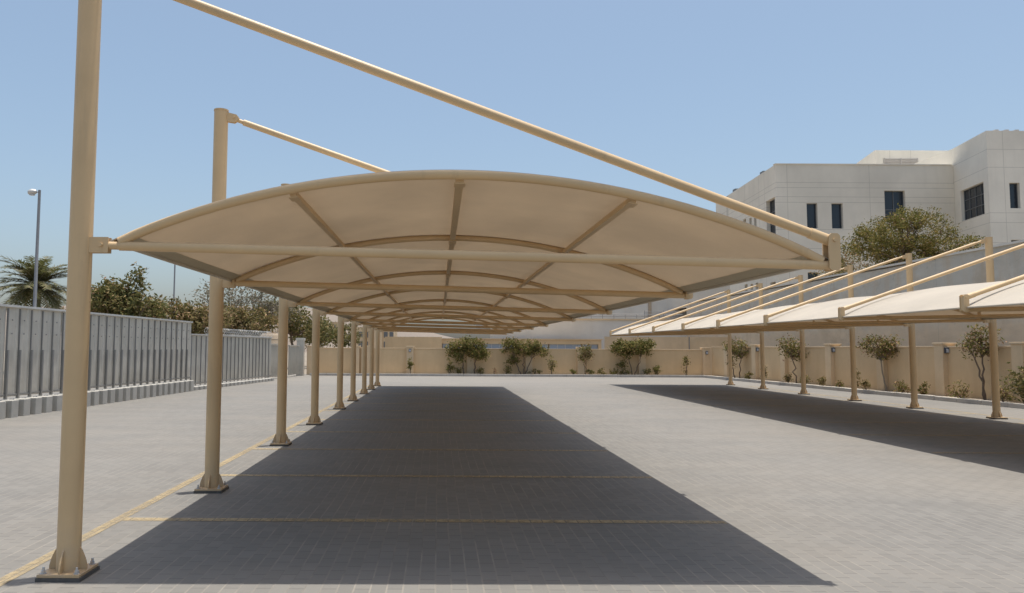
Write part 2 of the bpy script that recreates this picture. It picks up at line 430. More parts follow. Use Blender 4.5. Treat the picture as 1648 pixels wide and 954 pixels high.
        b.build('purlin', TAN, root)
    # membrane: cream outside, beige inside, stretched from rib to rib
    rng = random.Random(5)
    fr = [ys[0] - .004] + ys[1:-1] + [ys[-1] + .004]
    NA = 36; NB = 8
    fa0, fa1 = A0 - .06, A1 + .06
    def zfab(a):
        if a < A0: return zarch(A0) + (a - A0) * .42 + .038
        if a > A1: return zarch(A1) - (a - A1) * .42 + .038
        return zarch(a) + .038
    rows = []
    for j in range(len(fr) - 1):
        amp = rng.uniform(.02, .036)
        for k in range(NB + (1 if j == len(fr) - 2 else 0)):
            t = k / NB; y = fr[j] + (fr[j + 1] - fr[j]) * t
            rows.append((y, amp * math.sin(math.pi * t) ** 1.2))
    def pt(a, y, sag, off):
        edge = min(1, (a - fa0) / .5, (fa1 - a) / .5); edge = max(0, edge)
        sg = sag * (.25 + .75 * edge)
        ac = (fa0 + fa1) / 2; aa = ac + (a - ac) * (1 - sag * .06)
        return (X(aa), y - y_origin, zfab(aa) - sg + off)
    b = MB()
    for off, mi, flip in ((0, 0, False), (-.006, 1, True)):
        vs = [pt(fa0 + (fa1 - fa0) * i / NA, y, sg, off) for (y, sg) in rows for i in range(NA + 1)]
        fs = []
        for r in range(len(rows) - 1):
            for i in range(NA):
                q = [r * (NA + 1) + i, r * (NA + 1) + i + 1, (r + 1) * (NA + 1) + i + 1, (r + 1) * (NA + 1) + i]
                fs.append(q[::-1] if flip != (sgn < 0) else q)
        b.add(vs, fs, True, mi)
    for r_ in (0, len(rows) - 1):
        y, sg = rows[r_]
        vs = [pt(fa0 + (fa1 - fa0) * i / NA, y, sg, off) for off in (0, -.006) for i in range(NA + 1)]
        b.add(vs, [(i, i + 1, i + NA + 2, i + NA + 1) for i in range(NA)], True, 0)
    b.build('canopy_fabric', [FAB_TOP, FAB_UND], root)
    b = MB()
    for side in (0, 1):
        aw = .12
        aL = fa0 if side == 0 else fa1 - aw
        vs = [pt(aL + aw * i / 4, y, sg, -.0105) for (y, sg) in rows for i in range(5)]
        b.add(vs, [(r * 5 + i, r * 5 + i + 1, r * 5 + i + 6, r * 5 + i + 5) for r in range(len(rows) - 1) for i in range(4)], True)
    b.build('hem_band', HEM, root)
    for a in (fa0, fa1):
        b = MB()
        b.tube([(pt(a, y, sg, -.012)) for (y, sg) in rows], .017, 10)
        b.build('edge_cable', FAB_TOP, root)
    return root

LY = [5.5, 8.7, 12.75, 16.15, 20.2, 23.3, 26.8, 29.6, 32.5]
RY = [5.0, 8.1, 11.4, 14.9, 18.35, 21.5, 24.6, 28.0, 31.5, 35.0]
carport(-2.665, 1, LY, 'long tan cantilever carport with masts on its left, seen from below in the foreground', 5.5, 2)
carport(13.62, -1, RY, 'cream topped cantilever carport with masts beside the planted wall, further right', 5.0, -1)

# ------------------------------------------------------------------ boundary walls, planter, kerbs
def lamp_part(): pass
def wall_run(root, p0, p1, z, t, name='wall_panel'):
    pass
BW = thing('boundary_wall', (-7.9, 45.3, 0), 'low tan rendered boundary wall closing the far end of the car park', 'wall')
def child(b, name, m, par, bev=None):
    o = b.build(name, m, None); o.parent = par
    o.location = V(o.location) - par.location
    if bev: bevel(o, bev)
    return o
b = MB(); b.box(-8.0, 16.3, 45.3, 45.52, -.02, 1.60); child(b, 'wall_panel', WALL, BW)
b = MB(); b.box(-8.0, 16.3, 45.27, 45.55, 1.60, 1.645); child(b, 'coping', COPING, BW, .006)
pil_proto = None
for x in (-7.74, -5.02, -1.75, 1.9, 5.43, 8.58, 12.27, 16.15):
    if pil_proto is None:
        b = MB(); b.box(-.21, .21, 45.12, 45.6, -.02, 1.70); b.box(-.245, .245, 45.085, 45.635, 1.70, 1.765)
        pil_proto = bevel(b.build('pillar', COPING, BW), .008); pil_proto.location = (x + 7.9, -45.3, 0)
    else:
        c = pil_proto.copy(); COL.objects.link(c); c.parent = BW; c.location = (x + 7.9, -45.3, 0)
# rounded niche panel between pillars
b = MB(); ol = [(-.33, -.02), (.33, -.02), (.33, 1.62)] + [(.33 * math.cos(q), 1.62 + .16 * math.sin(q)) for q in [math.pi * k / 10 for k in range(1, 10)]] + [(-.33, 1.62)]
b.prism([(x - 4.35, z) for x, z in ol], 1, 45.14, 45.25); child(b, 'arched_panel', COPING, BW, .008)

def rx(y): return 16.45 + (45.3 - y) * .0555
SW = thing('boundary_wall', (17.3, 30, 0), 'tan rendered boundary wall with lamps on its pillars along the right side', 'wall')
d0 = V((rx(6), 6, 0)); d1 = V((rx(45.1), 45.1, 0)); dv = (d1 - d0).normalized(); nv = V((dv.y, -dv.x, 0))   # nv points away from the car park
LEN = (d1 - d0).length
b = MB(); b.obox(d0, dv, nv, 0, LEN, 0, .22, -.02, 1.76); child(b, 'wall_panel', WALL, SW)
b = MB(); b.obox(d0, dv, nv, 0, LEN, -.03, .25, 1.76, 1.81); child(b, 'coping', COPING, SW, .006)
proto = None
side_pillars = [12.5, 16.0, 19.4, 22.7, 25.99, 29.17, 32.68, 36.54, 39.52, 42.9]
for y in side_pillars:
    if proto is None:
        b = MB(); b.obox((0, 0, 0), dv, nv, -.21, .21, -.17, .3, -.02, 1.86); b.obox((0, 0, 0), dv, nv, -.245, .245, -.205, .335, 1.86, 1.925)
        proto = bevel(b.build('pillar', COPING, SW), .008); proto.location = V((rx(y), y, 0)) - SW.location
    else:
        c = proto.copy(); COL.objects.link(c); c.parent = SW; c.location = V((rx(y), y, 0)) - SW.location
# wall lamps
lab = {25.99: 'small dark bulkhead lamp on the widest, nearest pillar of the right wall', 32.68: 'small dark bulkhead lamp on the pillar of the right wall behind the third carport mast',
       36.54: 'small dark bulkhead lamp on the pillar beside a leaning slim tree', 39.52: 'small dark bulkhead lamp on the farthest lit pillar of the right wall'}
first = None
def lamp(loc, rot, label):
    t = thing('wall_lamp', loc, label, 'lamp', 'bulkhead lamps on the wall pillars')
    b = MB(); b.box(-.07, .07, -.09, 0, -.1, .1); bevel(b.build('housing', LAMPM, t), .02)
    b = MB(); b.box(-.05, .05, -.105, -.0905, -.075, .045); bevel(b.build('lens', LENS, t), .006)
    t.rotation_euler = (0, 0, rot)
for y, lb in lab.items():
    p = V((rx(y), y, 1.62)) - nv * .17 - dv * .12
    p = V((rx(y), y, 1.66)) - dv * .21 - nv * .06
    lamp(p, math.atan2(-dv.x, dv.y), lb)
lamp((-1.75, 45.12, 1.5), 0, 'tiny wall lamp on a far wall pillar under the big canopy')
lamp((16.15, 45.12, 1.45), 0, 'tiny wall lamp on the corner pillar between far and right walls')

# planter strip + kerbs (structure)
def poly_prism(name, pts, z0, z1, m, kind='structure'):
    b = MB(); n = len(pts)
    b.add([(x, y, z0) for x, y in pts] + [(x, y, z1) for x, y in pts], [tuple(range(n))[::-1], tuple(range(n, 2 * n))] + [(i, (i + 1) % n, (i + 1) % n + n, i + n) for i in range(n)])
    return tag(b.build(name, m), kind=kind)
poly_prism('planter_soil', [(-7.6, 44.12), (rx(44.12) - .9, 44.12), (rx(44.12) - .9, 45.298), (-7.6, 45.298)], -.02, .09, SOIL)
poly_prism('planter_soil', [(rx(6) - .92, 6), (rx(6) - .002, 6), (rx(45.29) - .002, 45.29), (rx(45.29) - .92, 45.29)], -.02, .094, SOIL)
rngk = random.Random(3)
def kerb_run(p0, p1, w=.13):
    p0 = V((*p0, 0)); p1 = V((*p1, 0)); d = (p1 - p0); n_ = int(d.length / 1.0); st = d.length / n_; d.normalize(); nn = V((d.y, -d.x, 0))
    b = MB()
    for i in range(n_):
        j = rngk.uniform(-.006, .006); k = rngk.uniform(-.006, .006)
        b.obox(p0, d, nn, i * st + .006, (i + 1) * st - .006, -w / 2 + j, w / 2 + j, -.02, .14 + k)
    return bevel(tag(b.build('kerb', KERB), kind='structure'), .012)
kerb_run((-7.6, 44.05), (rx(44) - 1.0, 44.05))
kerb_run((rx(44.1) - .985, 44.1), (rx(6) - .985, 6))
# ------------------------------------------------------------------ walls and low building beyond
LBD = thing('low_building', (3.8, 54, 0), 'low flat roofed tan building with a strip of windows behind the far wall', 'building')
b = MB()
b.box(.2, 11.3, 52.0, 52.3, -.03, 1.62); b.box(.2, 11.3, 52.0, 52.3, 1.97, 2.27); b.box(11.09, 11.3, 52.002, 52.298, 1.62, 1.97); b.box(-3.75, .2, 51.8, 52.3, -.03, 2.42)
b.box(-3.75, 11.3, 52.3, 57, -.03, 2.25)
child(b, 'wall', WALL, LBD)
b = MB(); b.box(.22, 11.4, 51.94, 57.1, 2.272, 2.34); child(b, 'roof_edge', COPING, LBD)
for x0, x1 in ((.25, .75), (.85, 3.0), (3.1, 5.3), (5.4, 7.6), (7.7, 9.9), (10.0, 11.05)):
    b = MB()
    b.box(x0, x1, 52.1, 52.14, 1.62, 1.64); b.box(x0, x1, 52.1, 52.14, 1.95, 1.97)
    n_ = max(1, round((x1 - x0) / .55))
    for k in range(n_ + 1): xx = x0 + (x1 - x0 - .03) * k / n_; b.box(xx, xx + .03, 52.09, 52.15, 1.64, 1.95)
    w_ = child(b, 'window', RAIL, LBD)
    b = MB(); b.box(x0 + .03, x1 - .03, 52.112, 52.13, 1.64, 1.95); pn = b.build('pane', mat_glass('painted_sky_reflection_pane', (.34, .40, .48)) if x0 == .25 else bpy.data.materials['painted_sky_reflection_pane'], w_); pn.location = (0, 0, 0)  # sky reflection painted into the glass colour as a pale blue

UT = thing('garden_wall', (14.9, 49, 0), 'plain tan wall with a thin downpipe rising behind the far right corner', 'wall')
b = MB(); b.box(10.9, 19.15, 49, 49.25, -.03, 2.46); child(b, 'wall_panel', COPING, UT)
b = MB(); b.tube([(16.4, 48.95, 0), (16.4, 48.95, 2.45)], .03, 8); child(b, 'downpipe', GALV, UT)

RW = thing('retaining_wall', (19.3, 30, 0), 'tall weathered concrete retaining wall behind the right carport', 'wall')
b = MB(); b.box(19.2, 19.6, 4, 28.7, -.03, 5.22); b.box(19.22, 19.6, 28.7, 57.9, -.03, 5.16); child(b, 'wall_panel', CONC, RW)
b = MB(); b.box(19.14, 19.66, 4, 57.9, 5.222, 5.30); child(b, 'coping', CONC2, RW)
TW = thing('retaining_wall', (14, 58, 0), 'grey concrete terrace wall with a railing, beyond the far right corner', 'wall')
b = MB(); b.box(4, 19.18, 58, 58.4, -.03, 3.9); child(b, 'wall_panel', CONC2, TW)
b = MB(); b.box(4, 19.18, 57.9, 58.5, 3.9, 4.0); child(b, 'ledge', COPING, TW)
b = MB()
b.tube([(9.2, 58.2, 4.35), (19, 58.2, 4.35)], .025, 8); b.tube([(9.2, 58.2, 4.18), (19, 58.2, 4.18)], .02, 8)
for k in range(12): xx = 9.2 + k * .89; b.tube([(xx, 58.2, 3.98), (xx, 58.2, 4.35)], .022, 8)
child(b, 'railing', GALV, TW)
b = MB()
for k in range(7): b.tube([(16.0, 58.05, 4.05 + k * .09), (19.0, 58.05, 4.05 + k * .09)], .014, 6)
for xx in (16, 17.5, 19): b.tube([(xx, 58.05, 4.0), (xx, 58.05, 4.65)], .02, 6)
child(b, 'slatted_guard', GALV, TW)
UW = thing('terrace_wall', (14, 62, 0), 'upper plain grey concrete wall set back behind the railing terrace', 'wall')
b = MB(); b.box(3, 24.2, 62, 62.4, 3.0, 7.4); child(b, 'wall_panel', CONC2, UW)
b = MB(); b.box(17.4, 17.65, 61.9, 61.999, 4, 5.6); child(b, 'pipe_duct', TANK, UW)
sheet('terrace', 19.6, 140, 4, 160, 4.97, SAND)
sheet('terrace', 4, 19.18, 58.4, 62.0, 3.88, SAND)

# ------------------------------------------------------------------ main building
BD = thing('office_building', (32, 55, 4.97), 'large pale precast office building with dark windows on the terrace', 'building')
def bchild(b, name, m, par=None):
    o = b.build(name, m, None); o.parent = par or BD
    if par is None: o.location = -BD.location
    return o
def facade(b, p0, p1, z0, z1, holes, depth=.28):
    p0 = V((*p0, 0)); p1 = V((*p1, 0)); d = p1 - p0; L_ = d.length; d.normalize(); n = V((d.y, -d.x, 0))   # outward normal to the right of travel
    ss = sorted({0, L_} | {h[0] for h in holes} | {h[1] for h in holes}); zs = sorted({z0, z1} | {h[2] for h in holes} | {h[3] for h in holes})
    P = lambda s, z, t=0: p0 + d * s + n * t + V((0, 0, z))
    for i in range(len(ss) - 1):
        for j in range(len(zs) - 1):
            cs = (ss[i] + ss[i + 1]) / 2; cz = (zs[j] + zs[j + 1]) / 2
            if any(h[0] < cs < h[1] and h[2] < cz < h[3] for h in holes): continue
            b.add([P(ss[i], zs[j]), P(ss[i + 1], zs[j]), P(ss[i + 1], zs[j + 1]), P(ss[i], zs[j + 1])], [(0, 1, 2, 3)])
    for (a, c, e, f_, *_) in holes:
        q = [(a, e), (c, e), (c, f_), (a, f_)]
        for k in range(4):
            (s1, y1), (s2, y2) = q[k], q[(k + 1) % 4]
            b.add([P(s1, y1), P(s2, y2), P(s2, y2, -depth), P(s1, y1, -depth)], [(0, 1, 2, 3)])
    return p0, d, n
def windows(fr, holes, depth=.28):
    p0, d, n = fr
    for h in holes:
        a, c, e, f_, nc, nr = h
        b = MB(); t0, t1 = -depth + .0, -depth + .07; w = .045
        b.obox(p0, d, n, a, a + w, t0, t1, e, f_); b.obox(p0, d, n, c - w, c, t0, t1, e, f_)
        b.obox(p0, d, n, a + w, c - w, t0, t1, e, e + w); b.obox(p0, d, n, a + w, c - w, t0, t1, f_ - w, f_)
        for k in range(1, nc): s_ = a + (c - a) * k / nc; b.obox(p0, d, n, s_ - .025, s_ + .025, t0 + .004, t1 - .004, e + w, f_ - w)
        for k in range(1, nr):
            z = e + (f_ - e) * (k / nr if nr > 2 else .4); b.obox(p0, d, n, a + w, c - w, t0 + .008, t1 - .008, z - .025, z + .025)
        wn = bchild(b, 'window', FRAME)
        b = MB(); b.obox(p0, d, n, a + .01, c - .01, t0 - .03, t0 + .02, e + .01, f_ - .01)
        bchild(b, 'pane', PANE, wn)
ZB = 4.9
mainA = (25.11, 55.0); mainB = (38.41, 55.0); lf = (26.2, 70.0)
mh = [(2.25, 3.05, 10.68, 12.58, 1, 1), (4.10, 4.94, 10.68, 12.58, 1, 1), (8.08, 9.62, 11.2, 13.56, 2, 2), (4.44, 4.98, 7.0, 8.48, 1, 1), (2.19, 3.0, 5.6, 7.4, 1, 1), (8.1, 9.6, 6.2, 8.4, 2, 2)]
lh = [(12.95, 14.75, 10.3, 13.1, 2, 3), (10.2, 10.75, 11.2, 12.45, 1, 1), (9.1, 9.65, 11.2, 12.45, 1, 1), (7.6, 8.3, 11.2, 12.6, 1, 1),
      (13.4, 14.5, 5.5, 6.75, 2, 1), (10.2, 10.8, 5.6, 7.0, 1, 1), (9.0, 9.6, 5.6, 7.0, 1, 1), (7.6, 8.3, 5.6, 7.1, 1, 1)]
b = MB()
f1 = facade(b, mainA, mainB, ZB, 15.5, mh)
f2 = facade(b, lf, mainA, ZB, 15.5, lh, .35)
b.add([(*mainA, 15.5), (*mainB, 15.5), (38.3, 70, 15.5), (*lf, 15.5)], [(0, 1, 2, 3)])
b.add([(*lf, ZB), (38.3, 70, ZB), (38.3, 70, 15.5), (*lf, 15.5)], [(0, 1, 2, 3)])
bchild(b, 'wall', BLDG)
windows(f1, mh); windows(f2, lh, .35)
b = MB(); b.obox((0, 0, 0), (1, 0, 0), (0, 1, 0), 25.06, 38.28, 54.94, 55.3, 15.502, 15.57); bchild(b, 'parapet_cap', BLDG2)
# wing on the right
wa = (38.42, 55.02); wb = (37.5, 50.3); wc = (56, 50.3)
fl = math.hypot(wa[0] - wb[0], wa[1] - wb[1])
fh = [(.95, 4.15, 11.1, 13.35, 4, 3)]
wh = [(1.42, 2.12, 11.37, 13.13, 1, 1), (1.36, 2.3, 7.4, 9.2, 1, 1), (5.0, 6.4, 11.37, 13.13, 2, 1), (5, 6.4, 7.2, 9.2, 2, 1), (9, 10.4, 11.37, 13.13, 2, 1)]
b = MB()
f3 = facade(b, wa, wb, ZB, 16.75, fh); f4 = facade(b, wb, wc, ZB, 16.75, wh)
b.add([(*wa, 16.75), (*wb, 16.75), (*wc, 16.75), (56, 72, 16.75), (38.42, 72, 16.75)], [(0, 1, 2, 3, 4)])
b.add([(38.42, 72, ZB), (38.42, 72, 16.75), (38.42, 55.02, 16.75), (38.42, 55.02, ZB)], [(0, 1, 2, 3)])
bchild(b, 'side_wing', BLDG2)
windows(f3, fh); windows(f4, wh)
b = MB()
pent = [(37.34, 63), (44.2, 63), (44.2, 75), (39.9, 75)]
n_ = 4
b.add([(x, y, 15.5) for x, y in pent] + [(x, y, 18.8) for x, y in pent], [(4, 5, 6, 7)] + [(i, (i + 1) % 4, (i + 1) % 4 + 4, i + 4) for i in range(4)])
bchild(b, 'penthouse', BLDG2)
b = MB()
for k in range(5): b.box(38.1, 40.9, 62.9, 62.98, 17.5 + k * .12, 17.57 + k * .12)
b.box(38.05, 38.1, 62.88, 62.99, 17.42, 18.1); b.box(40.9, 40.95, 62.88, 62.99, 17.42, 18.1); b.box(39.45, 39.52, 62.86, 62.9, 17.45, 18.08)
bchild(b, 'louvre', REVEAL)
b = MB(); b.box(25.45, 25.75, 57.9, 58.5, 15.5, 15.72); bchild(b, 'roof_vent', FRAME)
b = MB(); b.box(26.0, 26.25, 64.8, 65.4, 15.5, 15.8); bchild(b, 'roof_vent', FRAME)
b = MB()
for x in (38.2, 38.9, 39.6):
    b = MB(); b.box(x, x + .25, 50.4, 50.8, 16.75, 16.86); bchild(b, 'roof_fitting', REVEAL)

# ------------------------------------------------------------------ metal hoarding on the left
def fence_section(root, p0, p1, zb, zt, pitch, ribs, post_stub=True, blocks=True):
    p0 = V((*p0, 0)); p1 = V((*p1, 0)); d = p1 - p0; L_ = d.length; d.normalize(); n = V((d.y, -d.x, 0))   # n -> car park side (+x)
    np_ = round(L_ / pitch); st = L_ / np_
    o0 = root.location
    pp = None; pb = None; ps = None; jr = random.Random(np_)
    for i in range(np_):
        s0 = i * st
        off = p0 + d * s0 - o0
        if ps is None:
            b = MB(); prof = []
            step = st / ribs
            for r in range(ribs):
                q = r * step
                prof += [(q, 0), (q + step * .72, 0), (q + step * .80, .028), (q + step * .92, .028)]
            prof.append((st, 0))
            for (a, ta), (c, tc) in zip(prof[:-1], prof[1:]):
                b.add([d * a + n * ta + V((0, 0, zb)), d * c + n * tc + V((0, 0, zb)), d * c + n * tc + V((0, 0, zt)), d * a + n * ta + V((0, 0, zt))], [(0, 1, 2, 3)])
            ps = b.build('sheet_panel', SHEET, root); ps.location = off
            b = MB(); b.obox((0, 0, 0), d, n, -.011, .011, .03, .07, zb - .05, zt - .03)
            if post_stub: b.obox((0, 0, 0), d, n, -.024, .024, .071, .105, zb - .05, zb + (zt - zb) * .52)
            if post_stub:
                for zz in (.30, .62): b.tube([n * .03 + d * .2 + V((0, 0, zt - zz)), n * .045 + d * .2 + V((0, 0, zt - zz))], .018, 6)
            pp = b.build('post', POSTM, root); pp.location = off
            if blocks:
                b = MB(); b.obox((0, 0, 0), d, n, -.13, .13, -.05, .32, -.02, zb - .06)
                pb = bevel(b.build('footing_block', BLOCK, root), .015); pb.location = off
                b = MB(); b.obox((0, 0, 0), d, n, .14, st - .14, -.04, .2, -.02, zb - .10)
                pb2 = bevel(b.build('footing_block', BLOCK, root), .015); pb2.location = off
        else:
            for o in ([ps, pp] + ([pb, pb2] if blocks else [])):
                c = o.copy(); COL.objects.link(c); c.parent = root; c.location = off + n * jr.uniform(-.006, .006)
                if o is ps: c.rotation_euler = (jr.uniform(-.004, .004), jr.uniform(-.004, .004), jr.uniform(-.012, .012))
    b = MB(); b.obox(p0 - o0, d, n, -.02, L_ + .02, -.03, .08, zt, zt + .05); b.build('top_rail', RAIL, root)
    b = MB(); b.obox(p0 - o0, d, n, 0, L_, .022 + .008, .07, zb + .02, zb + .07); b.build('bottom_rail', POSTM, root)
    return p0, d, n, L_
F1 = thing('hoarding', (-10, 17, 0), 'tall grey metal hoarding on concrete footing blocks, nearest stretch on the left', 'fence', 'grey metal fencing on the left')
fence_section(F1, (-10.5, 11), (-9.46, 28.4), .46, 2.56, .46, 1)
F2 = thing('hoarding', (-9, 32, 0), 'lower grey corrugated metal fence topped with coiled razor wire', 'fence', 'grey metal fencing on the left')
p0, d, n, L_ = fence_section(F2, (-9.5, 28.55), (-8.40, 37.3), .2, 2.1, .42, 1, False)
b = MB(); pts = []
tot = 34
for k in range(tot * 12 + 1):
    q = 2 * math.pi * k / 12; s = 1.4 + (L_ - 1.5) * k / (tot * 12)
    pts.append(p0 - F2.location + d * s + n * (.14 * math.cos(q)) + V((0, 0, 2.28 + .14 * math.sin(q))))
b.tube(pts, .008, 4, smooth=False)
for k in range(0, len(pts), 2):
    p = pts[k]; b.add([p + V((0, 0, .03)), p + V((.02, .03, -.01)), p + V((-.02, -.03, -.01))], [(0, 1, 2)])
b.build('razor_wire', RAIL, F2)
F3 = thing('metal_gate', (-8.3, 41, 0), 'pale ribbed metal gate leaves with a capped grey post at the fence end', 'gate')
def leaf(p0, p1, zt, name='gate_leaf'):
    p0 = V((*p0, 0)) - F3.location; p1 = V((*p1, 0)) - F3.location; d = p1 - p0; L_ = d.length; d.normalize(); n = V((d.y, -d.x, 0))
    b = MB(); b.obox(p0, d, n, 0, L_, -.02, .02, .12, zt)
    k = 0
    while k * .16 + .05 < L_: b.obox(p0, d, n, k * .16 + .02, k * .16 + .06, .02, .045, .12, zt - .06); k += 1
    b.obox(p0, d, n, -.02, L_ + .02, -.035, .06, zt, zt + .05)
    b.build(name, SHEET, F3)
leaf((-8.72, 37.6), (-8.36, 40.8), 1.78); leaf((-8.30, 41.3), (-8.15, 43.3), 1.72)
b = MB(); b.box(-.09, .09, -.09, .09, 0, 2.15); b.tube([(0, 0, 2.15), (0, 0, 2.4)], .025, 8); b.box(-.14, .14, -.12, .12, 2.15, 2.19); o = b.build('post', POSTM, F3); o.location = V((-8.42, 41.05, 0)) - F3.location
b = MB(); b.box(-.2, .2, -.2, .2, 0, 2.05); b.box(-.24, .24, -.24, .24, 2.05, 2.2)
for k in range(6): b.box(-.17 + k * .06, -.145 + k * .06, -.212, -.2, .05, 2.03)
o = b.build('gate_pier', SHEET, F3); o.location = V((-8.1, 43.75, 0)) - F3.location
TK = thing('water_tank', (-9.55, 42.5, 0), 'beige ribbed water tank rising behind the metal gate', 'tank')
b = MB()
b.tube([(0, 0, 0), (0, 0, 2.3), (0, 0, 2.42)], [.62, .62, .5], 24); 
for k in range(6): b.tube([(0, 0, .25 + k * .36), (0, 0, .30 + k * .36)], .64, 24)
b.build('tank_shell', TANK, TK)
b = MB(); b.tube([(0, 0, 2.42), (0, 0, 2.5)], .22, 16); b.build('lid', TANK, TK)

# ------------------------------------------------------------------ vegetation
def leafcloud(b, rng, centers, per, spread, size, upb=.35, asp=.42):
    for c in centers:
        for _ in range(per):
            p = V((c[0] + rng.gauss(0, spread), c[1] + rng.gauss(0, spread), c[2] + rng.gauss(0, spread * .8)))
            n = V((rng.gauss(0, 1), rng.gauss(0, 1), rng.gauss(0, 1) + upb * 2)).normalized()
            t = n.orthogonal().normalized(); t = Matrix.Rotation(rng.uniform(0, 6.28), 3, n) @ t
            w = n.cross(t); l = size * rng.uniform(.55, 1.3)
            b.add([p - t * l * .5, p + w * l * asp * .5 - n * l * .06, p + t * l * .5, p - w * l * asp * .5 - n * l * .06], [(0, 1, 2, 3)])
def centers_in(rng, ells, n, shell=.35):
    out = []
    ws = [e[3] * e[4] * e[5] for e in ells]
    for _ in range(n):
        e = rng.choices(ells, ws)[0]
        while True:
            q = V((rng.uniform(-1, 1), rng.uniform(-1, 1), rng.uniform(-1, 1)))
            if shell < q.length < 1: break
        out.append((e[0] + q.x * e[3], e[1] + q.y * e[4], e[2] + q.z * e[5]))
    return out
def limb(b, rng, p, q, r0, r1, wob=.12, n=5, sides=6):
    p = V(p); q = V(q); L_ = (q - p).length
    pts = []
    for i in range(n + 1):
        t = i / n; m = p.lerp(q, t)
        k = math.sin(math.pi * t) * wob * L_
        pts.append(m + V((rng.gauss(0, k * .5), rng.gauss(0, k * .5), k * .4)))
    b.tube(pts, [r0 + (r1 - r0) * i / n for i in range(n + 1)], sides, cap=False)
    return pts
def tree(name, loc, label, cat, group, stems, ells, ncl, per, spread, size, leafm, seed, bark=BARK, r0=.05, nbr=14, tips=None, shell=.35, upb=.35):
    rng = random.Random(seed)
    t = thing(name, loc, label, cat, group)
    b = MB(); cen = centers_in(rng, ells, ncl, shell); tops = []
    for (bx, by, tx, ty, tz) in stems:
        limb(b, rng, (bx, by, -.03), (tx, ty, tz), r0, r0 * .6, .07, 7, 8); tops.append(V((tx, ty, tz)))
    for c in rng.sample(cen, min(nbr, len(cen))):
        tp = min(tops, key=lambda q: (q - V(c)).length)
        limb(b, rng, tp, c, r0 * .45, r0 * .12, .16, 5, 5)
    b.build('trunk', bark, t)
    b = MB(); leafcloud(b, rng, cen, per, spread, size, upb); b.build('crown', leafm, t)
    if tips:
        b = MB(); tc = [c for c in cen if rng.random() < tips[1]]
        leafcloud(b, rng, tc, tips[2], spread * 1.15, size * .9, .6); b.build('blossom', tips[0], t)
    return t
G1 = 'small trees along the far wall'
# far wall trees (back planter at y about 44.75, soil at .09)
tree('small_tree', (1.75, 44.75, .09), 'bushy two stemmed tree, leftmost of the three before the far wall', 'tree', G1,
     [(-.25, 0, -.35, 0, .95), (.35, .05, .45, 0, .9)], [(-.6, 0, 1.5, .68, .45, .5), (.55, 0, 1.42, .72, .45, .52), (.0, 0, 1.8, .78, .4, .36), (-.5, 0, .8, .22, .22, .28)], 95, 42, .13, .15, LEAF_FRANGI, 11, r0=.045, tips=(LEAF_DRY, .35, 6))
tree('small_tree', (5.0, 44.75, .09), 'loose crowned multi stemmed tree, middle of the three before the far wall', 'tree', G1,
     [(-.1, 0, -.5, 0, .9), (.05, 0, .1, 0, 1.0), (.12, 0, .55, 0, .95)], [(-.65, 0, 1.65, .68, .45, .45), (.35, 0, 1.65, .9, .45, .42), (1.2, 0, 1.4, .35, .3, .3), (-.65, 0, .85, .35, .25, .25)], 90, 40, .13, .15, LEAF_FRANGI, 12, r0=.04, tips=(LEAF_DRY, .55, 9))
tree('small_tree', (11.7, 44.75, .09), 'flat topped small tree, rightmost of the three before the far wall', 'tree', G1,
     [(-.15, 0, -.35, 0, 1.0), (0, .05, .35, 0, 1.05)], [(-.62, 0, 1.6, .72, .45, .46), (.52, 0, 1.65, .78, .45, .46), (-.75, 0, .72, .28, .25, .22)], 95, 42, .13, .15, LEAF_FRANGI, 13, r0=.035, tips=(LEAF_DRY, .4, 6))
def shrub(x, y, z, w, h, label, seed, leafm=LEAF_FRANGI, n=12, per=26, size=.12, name='shrub', stems=3, tips=None, group='low plants in the planter strip', lean=0):
    rng = random.Random(seed * 7)
    st = [(rng.uniform(-.1, .1) * w, rng.uniform(-.1, .1) * w, rng.uniform(-.25, .25) * w + lean, rng.uniform(-.2, .2) * w, h * rng.uniform(.5, .75)) for _ in range(stems)]
    return tree(name, (x, y, z), label, 'plant', group, st, [(lean * .7, 0, h * .55, w * .45, w * .4, h * .45)], n, per, min(w, h) * .16, size, leafm, seed, r0=.014, nbr=min(n, 6), tips=tips, shell=0)
shrub(-1.72, 44.7, .09, .35, 1.05, 'narrow upright shrub standing before the lamp pillar of the far wall', 21)
shrub(.62, 44.65, .09, .5, .95, 'upright bushy shrub left of the two stemmed tree', 22)
shrub(6.75, 44.7, .09, .5, 1.3, 'thin upright plant between the middle tree and the tall topiary stem', 23, tips=(LEAF_DRY, .4, 8), n=14, per=16)
tree('young_tree', (8.72, 44.7, .09), 'thin pinkish young tree against a far wall pillar', 'tree', G1, [(0, 0, .0, 0, 1.1), (.05, 0, .1, 0, .8)], [(0, 0, 1.35, .38, .3, .55)], 24, 26, .11, .12, LEAF_FRANGI, 24, r0=.022, nbr=8, tips=(LEAF_DRY, .7, 16))
shrub(13.0, 44.7, .09, .4, .62, 'small sprouting plant just right of the flat topped tree', 25)
shrub(14.75, 44.7, .09, .42, 1.3, 'spindly upright plant before the right end of the far wall', 26, tips=(LEAF_DRY, .5, 8), n=14, per=14)
